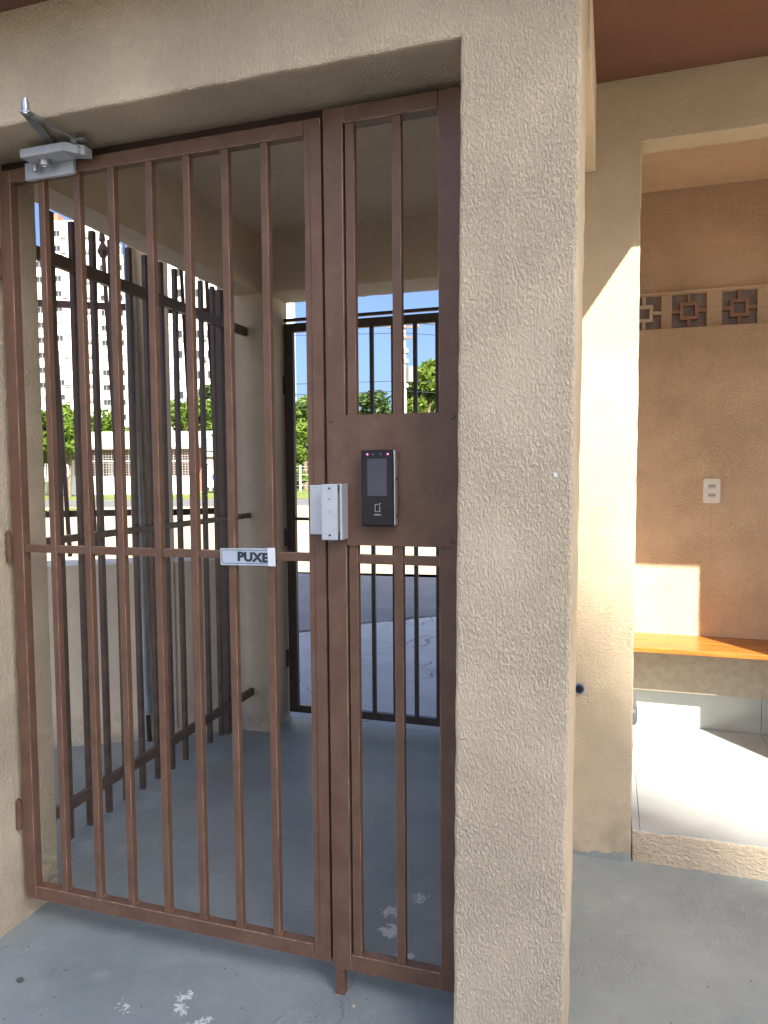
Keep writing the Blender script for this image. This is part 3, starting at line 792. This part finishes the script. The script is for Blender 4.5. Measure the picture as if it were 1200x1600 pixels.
# apartment towers: each is body, roof parapet, windows, air conditioners
def tower_meshes():
    w = MB(); w.box(-.62, .62, -.03, .06, -.52, -.46).box(-.62, .62, -.03, .06, .46, .52).box(-.62, -.56, -.03, .06, -.46, .46).box(.56, .62, -.03, .06, -.46, .46).box(-.03, .03, -.03, .06, -.46, .46)
    return w
def window_proto():
    me = bpy.data.meshes.new('window'); mb = tower_meshes()
    n0 = len(mb.f); mb.box(-.56, -.03, .0, .05, -.46, .46).box(.03, .56, .0, .05, -.46, .46)
    me.from_pydata(mb.v, [], mb.f); me.materials.append(M['winframe']); me.materials.append(M['winpane'])
    for i, p in enumerate(me.polygons):
        if i >= n0: p.material_index = 1
    me.update(); return me
M['curtain'] = plain('curtained_pane', (.30, .29, .27), .5, var=.2, sc=.5)
WIN = window_proto(); WIN2 = WIN.copy(); WIN2.materials[1] = M['curtain']
acm = MB().box(-.45, .45, -.38, 0, -.28, .28, .03); ACM = bpy.data.meshes.new('air_conditioner'); ACM.from_pydata(acm.v, [], acm.f); ACM.materials.append(M['acunit']); ACM.update()
def tower(px0, px1, top_px, dep, floor, wins, acs, label, mat, extra=None, dp=14):
    mid = (px0+px1)/2; base = at(mid, dep); w = (px1-px0)/1113.8*dep
    hgt = 1.42+(735-top_px)/1113.8*dep
    t = thing('apartment_tower', label, 'building', base, 'apartment towers across the road'); t.rotation_euler = (0, 0, hd)
    def loc(mb, nm, mt):
        me = bpy.data.meshes.new(nm); me.from_pydata(mb.v, [], mb.f); me.update(); me.materials.append(mt)
        o = bpy.data.objects.new(nm, me); COL.objects.link(o); o.parent = t; return o
    loc(MB().box(-w/2, w/2, 0, dp, -.5, hgt), 'wall', mat)
    loc(MB().box(-w/2-.1, w/2+.1, -.12, dp+.1, hgt+.002, hgt+.35), 'parapet', M['towerwhite'])
    nfl = int((hgt-1)/floor); rw_ = random.Random(int(px1))
    for px in wins:
        lx = (px-mid)/1113.8*dep
        for k in range(nfl):
            z = hgt-1.9-floor*k
            if z < 1: break
            o = bpy.data.objects.new('window', WIN2 if rw_.random() < .22 else WIN); COL.objects.link(o); o.parent = t; o.location = (lx, -.045, z)
    r = random.Random(int(px0))
    for px in acs:
        lx = (px-mid)/1113.8*dep
        for k in range(nfl):
            if r.random() < .62:
                z = hgt-2.5-floor*k
                if z < 2: break
                o = bpy.data.objects.new('air_conditioner', ACM); COL.objects.link(o); o.parent = t; o.location = (lx, 0, z)
    for k in range(0, nfl, 4):
        loc(MB().box(-w/2-.02, w/2+.02, -.03, -.001, hgt-floor*k-3.0, hgt-floor*k-2.94), 'floor_band', M['towerwhite'])
    if extra:
        x0, x1, z0, z1, mt, nm = extra
        loc(MB().box((x0-mid)/1113.8*dep, (x1-mid)/1113.8*dep, 1, 5, hgt+.36, hgt+.36+z1), nm, M[mt])
    return t
tower(20, 88, 398, 128, 2.64, (32, 57, 74), (66,), 'white tower wing with paired windows at the far left of the grille', M['towerwhite'])
tower(88.3, 157, 352, 130, 2.64, (102, 141), (112, 128, 150), 'tallest pale tower with an orange roof piece seen through the grille', M['towerwall'], (89, 101, 0, 1.6, 'tilered', 'roof_tank'))
tower(157.3, 262, 404, 129, 2.64, (172, 196, 226, 250), (184, 212), 'white tower wing right of the tallest tower', M['towerwhite'])
tower(268, 461, 250, 94, 2.63, (284, 313, 336, 400, 445), (298, 324), 'nearer white tower with paired windows behind the trees', M['towerwhite'], dp=3)

# low white building with mesh front
lb = thing('low_building', 'long low white building with wire mesh front under a pale roof', 'building', at(200, 48)); lb.rotation_euler = (0, 0, hd)
def sub(t, mb, nm, mt, kind=None):
    me = bpy.data.meshes.new(nm); me.from_pydata(mb.v, [], mb.f); me.update(); me.materials.append(mt)
    o = bpy.data.objects.new(nm, me); COL.objects.link(o); o.parent = t
    if kind: o['kind'] = kind
    return o
def lx(px): return (px-200)/1113.8*48
x0, x1 = lx(76), lx(305)
sub(lb, MB().box(x0, x1, 0, .2, -.1, 1.22), 'wall', M['lowwall_w'])
sub(lb, MB().box(x0, x1, 3.2, 3.4, -.1, 3.2), 'back_wall', M['brick'])
sub(lb, MB().box(x0, x1, .05, 3.2, .0, .05), 'slab', M['conc'])
sub(lb, MB().box(x0-.2, x1+.2, -.35, .25, 3.02, 3.10), 'gutter', M['roofsheet'])
rfm = MB(); rfm.add([(x0-.4, -.4, 3.11), (x1+.4, -.4, 3.11), (x1+.4, 4.2, 4.35), (x0-.4, 4.2, 4.35), (x0-.4, -.4, 3.19), (x1+.4, -.4, 3.19), (x1+.4, 4.2, 4.43), (x0-.4, 4.2, 4.43)],
    [(0, 3, 2, 1), (4, 5, 6, 7), (0, 1, 5, 4), (1, 2, 6, 5), (2, 3, 7, 6), (3, 0, 4, 7)]); sub(lb, rfm, 'roof', M['roofsheet'])
nm_ = int((x1-x0)/1.55)
for i in range(nm_+1):
    xx = x0+.06+(x1-x0-.12)*i/nm_
    sub(lb, MB().box(xx-.06, xx+.06, .02, .16, 1.2205, 3.019), 'post', M['lowwall_w'])
mesh = MB(); k = x0+.1
while k < x1: mesh.box(k-.012, k+.012, .085, .10, 1.2205, 3.019); k += .19
for z in [1.22+.17*i for i in range(1, 11)]: mesh.box(x0, x1, .101, .112, z-.012, z+.012)
sub(lb, mesh, 'wire_mesh', M['wire'], 'stuff')
sub(lb, MB().box(x0, x1, .03, .084, 2.18, 2.25), 'mesh_rail', M['lowwall_w'])
sub(lb, MB().box(lx(150), lx(159), 2.2, 2.6, .05, 2.3), 'cupboard', M['lowwall_w'])
# wire gate at its left end
wg = thing('wire_gate', 'grey wire mesh gate at the left end of the low building', 'gate', at(62, 47.6)); wg.rotation_euler = (0, 0, hd)
fm = MB()
for z in (.1, 1.05, 2.4, 3.0): fm.box(-1.2, .55, -.03, .03, z-.03, z+.03)
for xx in (-1.2, .52): fm.box(xx-.035, xx+.035, -.035, .035, -.05, 3.03)
sub(wg, fm, 'frame', M['wire'])
ms = MB(); k = -1.15
while k < .5: ms.box(k-.012, k+.012, -.006, .006, .1, 3.0); k += .12
sub(wg, ms, 'wire_mesh', M['wire'], 'stuff')
# second small building with blue grey roof
sb = thing('small_shop', 'small white shop with a blue-grey roof behind the parked van', 'building', at(340, 56)); sb.rotation_euler = (0, 0, hd)
sub(sb, MB().box(-2.4, 4.5, 0, 3.2, -.1, 2.65), 'wall', M['lowwall_w'])
sub(sb, MB().box(-2.6, 4.7, -.3, 3.4, 2.652, 3.05), 'fascia', M['conc'])
rfm = MB(); rfm.add([(-2.6, -.4, 3.06), (4.7, -.4, 3.06), (4.7, 1.5, 4.3), (-2.6, 1.5, 4.3), (-2.6, 3.4, 3.06), (4.7, 3.4, 3.06)], [(0, 1, 2, 3), (3, 2, 5, 4), (0, 3, 4), (1, 5, 2), (0, 4, 5, 1)]); sub(sb, rfm, 'roof', M['blueroof'])
d_ = sub(sb, MB().box(-1.5, -.6, -.06, -.002, 0, 2.1), 'door', M['winpane'])
for a in (-2.2, .2, 2.2): sub(sb, MB().box(a, a+.6 if a < 0 else a+1.2, -.05, -.002, 1.0, 2.1), 'window', M['winpane'])

# parked van
vn = thing('parked_van', 'white parked van with a blue side panel across the road', 'van', at(385, 50.6)); vn.rotation_euler = (0, 0, hd)
prof = [(-2.5, .38), (2.45, .38), (2.5, .95), (2.15, 1.15), (1.45, 1.95), (1.2, 2.05), (-2.3, 2.08), (-2.48, 1.9)]
b = MB(); n = len(prof)
vs = []
for yy, ins in ((-.92, 0), (-.80, .0), (.80, 0), (.92, 0)):
    pass
for yy, zf in ((-.78, 1.0), (-.92, .0), (.92, .0), (.78, 1.0)):
    vs += [(x*(1-.02*zf), yy, (z if z < 1.2 or zf == 0 else z+.04)) for x, z in prof]
fs = [tuple(range(n)), tuple(range(4*n-1, 3*n-1, -1))]
b = MB().prism(prof, -.90, .90); sub(vn, b, 'body', M['carwhite'])
sub(vn, MB().prism([(.95, 1.2), (1.95, 1.2), (1.42, 1.82), (.95, 1.85)], -.906, -.901), 'window', M['carglass'])
sub(vn, MB().box(-2.1, -.6, -.906, -.901, 1.3, 1.8), 'window', M['carglass'])
sub(vn, MB().box(-2.2, -1.7, -.912, -.907, .9, 1.25), 'side_panel', M['bluedecal'])
sub(vn, MB().box(-2.53, -2.50, -.85, -.62, .95, 1.3), 'tail_lamp', M['redlamp'])
sub(vn, MB().box(-2.56, -2.45, -.86, .86, .36, .55), 'bumper', M['greyplastic'])
sub(vn, MB().box(2.46, 2.58, -.86, .86, .36, .60), 'bumper', M['greyplastic'])
for sx in (-1.55, 1.6):
    for sy_ in (-.92, .80):
        wh = sub(vn, MB().cyl((sx, sy_, .33), (sx, sy_+.2, .33), .34, 20), 'wheel', M['rubber'])
        sub(wh, MB().cyl((sx, sy_-.006 if sy_ < 0 else sy_+.2, .33), (sx, sy_-.001 if sy_ < 0 else sy_+.206, .33), .21, 16), 'rim', M['rim'])

# trees
def leaf_cloud(mb, c, rx, ry, rz, n, size, r, hang=0):
    for i in range(n):
        while True:
            v = Vector((r.uniform(-1, 1), r.uniform(-1, 1), r.uniform(-1, 1)))
            if .25 < v.length < 1: break
        v = v*(v.length**-.35)
        p = Vector(c)+Vector((v.x*rx, v.y*ry, v.z*rz))
        a = Vector((r.gauss(0, 1), r.gauss(0, 1), r.gauss(0, .7)-hang)).normalized()
        b_ = a.cross(Vector((r.gauss(0, 1), r.gauss(0, 1), r.gauss(0, 1)))).normalized()
        s = size*r.uniform(.6, 1.35)
        mb.add([p-a*s, p+b_*s*.42, p+a*s, p-b_*s*.42], [(0, 1, 2, 3)])
def tree(px, dep, height, spread, label, mat, n=3200, size=.26, clumps=16, seed=0, low=.25, hang=0, group='trees outside the gatehouse'):
    r = random.Random(seed); base = at(px, dep)
    t = thing('tree', label, 'tree', base, group)
    tk = MB(); top = Vector((r.uniform(-.2, .2), r.uniform(-.2, .2), height*.62))
    tk.cyl((0, 0, -.1), (top.x*.4, top.y*.4, height*.3), .045*height*.55, 9, .03*height*.55).cyl((top.x*.4, top.y*.4, height*.3), top, .03*height*.55, 8, .012*height*.5)
    crown = MB()
    for i in range(clumps):
        a = r.uniform(0, 2*math.pi); q = r.uniform(.15, 1)**.6*spread*.72
        z = height*(low+(1-low)*r.uniform(.12, .88)); k = 1-.55*abs((z/height-low)/(1-low)-.45)
        c = Vector((math.cos(a)*q*k, math.sin(a)*q*k, z))
        tk.cyl((top.x*.6, top.y*.6, max(height*.2, z*.6)), c*.92, .012*height*.4, 5, .004*height*.4)
        s = r.uniform(.24, .42)*spread
        leaf_cloud(crown, c, s, s, s*.78, n//clumps, size, r, hang)
    sub(t, tk, 'trunk', M['bark'])
    sub(t, crown, 'crown', mat)
    return t
# left, in front of the towers
tree(68, 46, 6.1, 2.3, 'bright green round tree at the far left of the grille', M['leaf1'], 3600, seed=1, low=.3)
tree(108, 44, 5.6, 1.7, 'bright green tree overhanging the left end of the pale roof', M['leaf1'], 3000, seed=2, low=.35)
tree(150, 60, 6.6, 2.6, 'bushy green tree behind the middle of the low building', M['leaf1'], 3000, seed=3, low=.3)
tree(188, 62, 6.4, 2.5, 'green tree behind the low building next to the column', M['leaf1'], 3000, seed=4, low=.3)
tree(283, 58, 7.4, 2.3, 'leafy green tree just right of the column', M['leaf1'], 3000, seed=5, low=.3)
tree(318, 60, 8.0, 2.5, 'leafy green tree behind the small shop', M['leaf1'], 3200, seed=6, low=.25)
tree(346, 62, 9.2, 2.2, 'taller dark tree at the right edge of the side grille', M['leaf2'], 3000, seed=7, low=.25)
# right, through the exit gate
tree(448, 62, 8.2, 3.0, 'mixed green tree seen left of the lock above the grass', M['leaf2'], 3600, seed=8, low=.1)
tree(478, 58, 8.3, 3.0, 'yellow-green tree directly behind the gate leaf edge', M['leaf1'], 3600, seed=9, low=.1)
tree(462, 54, 4.0, 1.6, 'low green bush on the grass behind the wire fence', M['leaf1'], 2000, .2, 10, seed=10, low=.05)
tree(556, 92, 9.0, 4.0, 'hazy distant dark tree at the left of the plate window', M['leaf2'], 2600, .4, 14, seed=11, low=.15)
tree(604, 70, 10.2, 3.6, 'dense dark rounded tree left of the concrete utility pole', M['leaf2'], 4200, .3, 18, seed=12, low=.2)
tree(672, 46, 8.8, 2.1, 'bright feathery tree right of the concrete utility pole', M['leaf3'], 3600, .30, 16, seed=13, low=.25, hang=.8)
tree(705, 50, 10.5, 2.2, 'tall pale green tree at the right edge of the plate window', M['leaf1'], 3600, .28, 16, seed=14, low=.3)
tree(648, 66, 7.6, 2.4, 'shaggy green tree low behind the utility pole', M['leaf1'], 2600, .28, 14, seed=15, low=.2)

tree(520, 64, 7.0, 3.2, 'broad dark green tree behind the lock side stile', M['leaf2'], 3600, .3, 16, seed=21, low=.1)
tree(578, 78, 8.6, 4.4, 'wide hazy green tree low at the left of the plate window', M['leaf2'], 3600, .36, 16, seed=22, low=.05)
tree(466, 66, 10.2, 2.6, 'tall loose green tree right of the nearer white tower', M['leaf1'], 3400, .3, 16, seed=23, low=.2)
# utility pole
up_ = thing('utility_pole', 'tall whitish concrete utility pole with cross arms and wires', 'utility pole', at(632, 42)); up_.rotation_euler = (0, 0, hd)
ph = 1.42+(735-508)/1113.8*42
sub(up_, MB().cyl((0, 0, -.2), (0, 0, ph), .22, 14, .13), 'pole', M['polecon'])
for z, w_ in ((ph-.25, .95), (ph-.85, .8)):
    sub(up_, MB().box(-w_, w_, -.22, -.10, z-.06, z+.06), 'cross_arm', M['bark'])
    for xx in (-w_+.1, 0, w_-.1): sub(up_, MB().cyl((xx, -.16, z+.06), (xx, -.16, z+.26), .05, 8, .03), 'insulator', M['ins'])
sub(up_, MB().cyl((.42, -.1, ph-3.4), (.42, -.1, ph-2.5), .26, 14).box(.1, .42, -.14, -.06, ph-3.0, ph-2.9), 'transformer', M['acunit'])
for zz in (ph-1.6, ph-2.2, ph-3.6): sub(up_, MB().box(-.28, .28, -.2, .2, zz-.12, zz+.12), 'bracket', M['acunit'])
for z, yy in ((ph+.02, -.16), (ph-.58, -.16), (ph-3.3, 0), (ph-3.9, 0)):
    wi = MB()
    for s in (-1, 1):
        prev = Vector((0, yy, z))
        for k in range(1, 9):
            t_ = k/8; q = Vector((s*38*t_, yy+6*t_*s, z-4*.5*t_*(1-t_))); wi.cyl(prev, q, .018, 4, cap=False); prev = q
    sub(up_, wi, 'wire', M['cable'])
# wire fence on the grass
fn = thing('wire_fence', 'low wire fence with white posts along the far grass', 'fence', at(470, 52)); fn.rotation_euler = (0, 0, hd)
for i in range(-4, 9):
    sub(fn, MB().box(i*1.6-.05, i*1.6+.05, -.05, .05, -.1, 1.9), 'post', M['whitecap'])
wr = MB()
for z in (.4, .8, 1.2, 1.55, 1.8): wr.box(-7, 14, -.012, .012, z-.012, z+.012)
sub(fn, wr, 'wires', M['wire'])

# unseen block added behind the camera, shaped so its soft-edged shade covers the yard
def behind():
    Q = Vector((-.123, 2.65, 1.13)); s = Vector((LAT, -1, VER)); kk = .265/VER
    e = Vector((.204+kk*LAT, -kk, 0)).normalized(); p0 = Q+s*26
    t = thing('unseen_shade_block', 'unseen beige block added behind the camera to shade the yard', 'building', (p0.x, p0.y, 0))
    nrm_ = Vector((-e.y, e.x, 0))
    if nrm_.dot(Vector((p0.x, p0.y, 0))) < 0: nrm_ = -nrm_
    def bx_(a, b, c, d, z0, z1, nm, mt):
        P = [p0+e*a+nrm_*c, p0+e*b+nrm_*c, p0+e*b+nrm_*d, p0+e*a+nrm_*d]
        mb = MB(); mb.add([(q.x, q.y, z0) for q in P]+[(q.x, q.y, z1) for q in P], [(3, 2, 1, 0), (4, 5, 6, 7), (0, 1, 5, 4), (1, 2, 6, 5), (2, 3, 7, 6), (3, 0, 4, 7)])
        return mb.build(nm, mt, t)
    bx_(-13, 9, 0, 12, -.05, p0.z, 'wall', M['towerwall'])
    for k in range(10):
        for a in range(-11, 7, 4): bx_(a, a+1.6, -.04, -.002, p0.z-2.2-k*2.9, p0.z-1-k*2.9, 'window', M['winpane'])
behind()
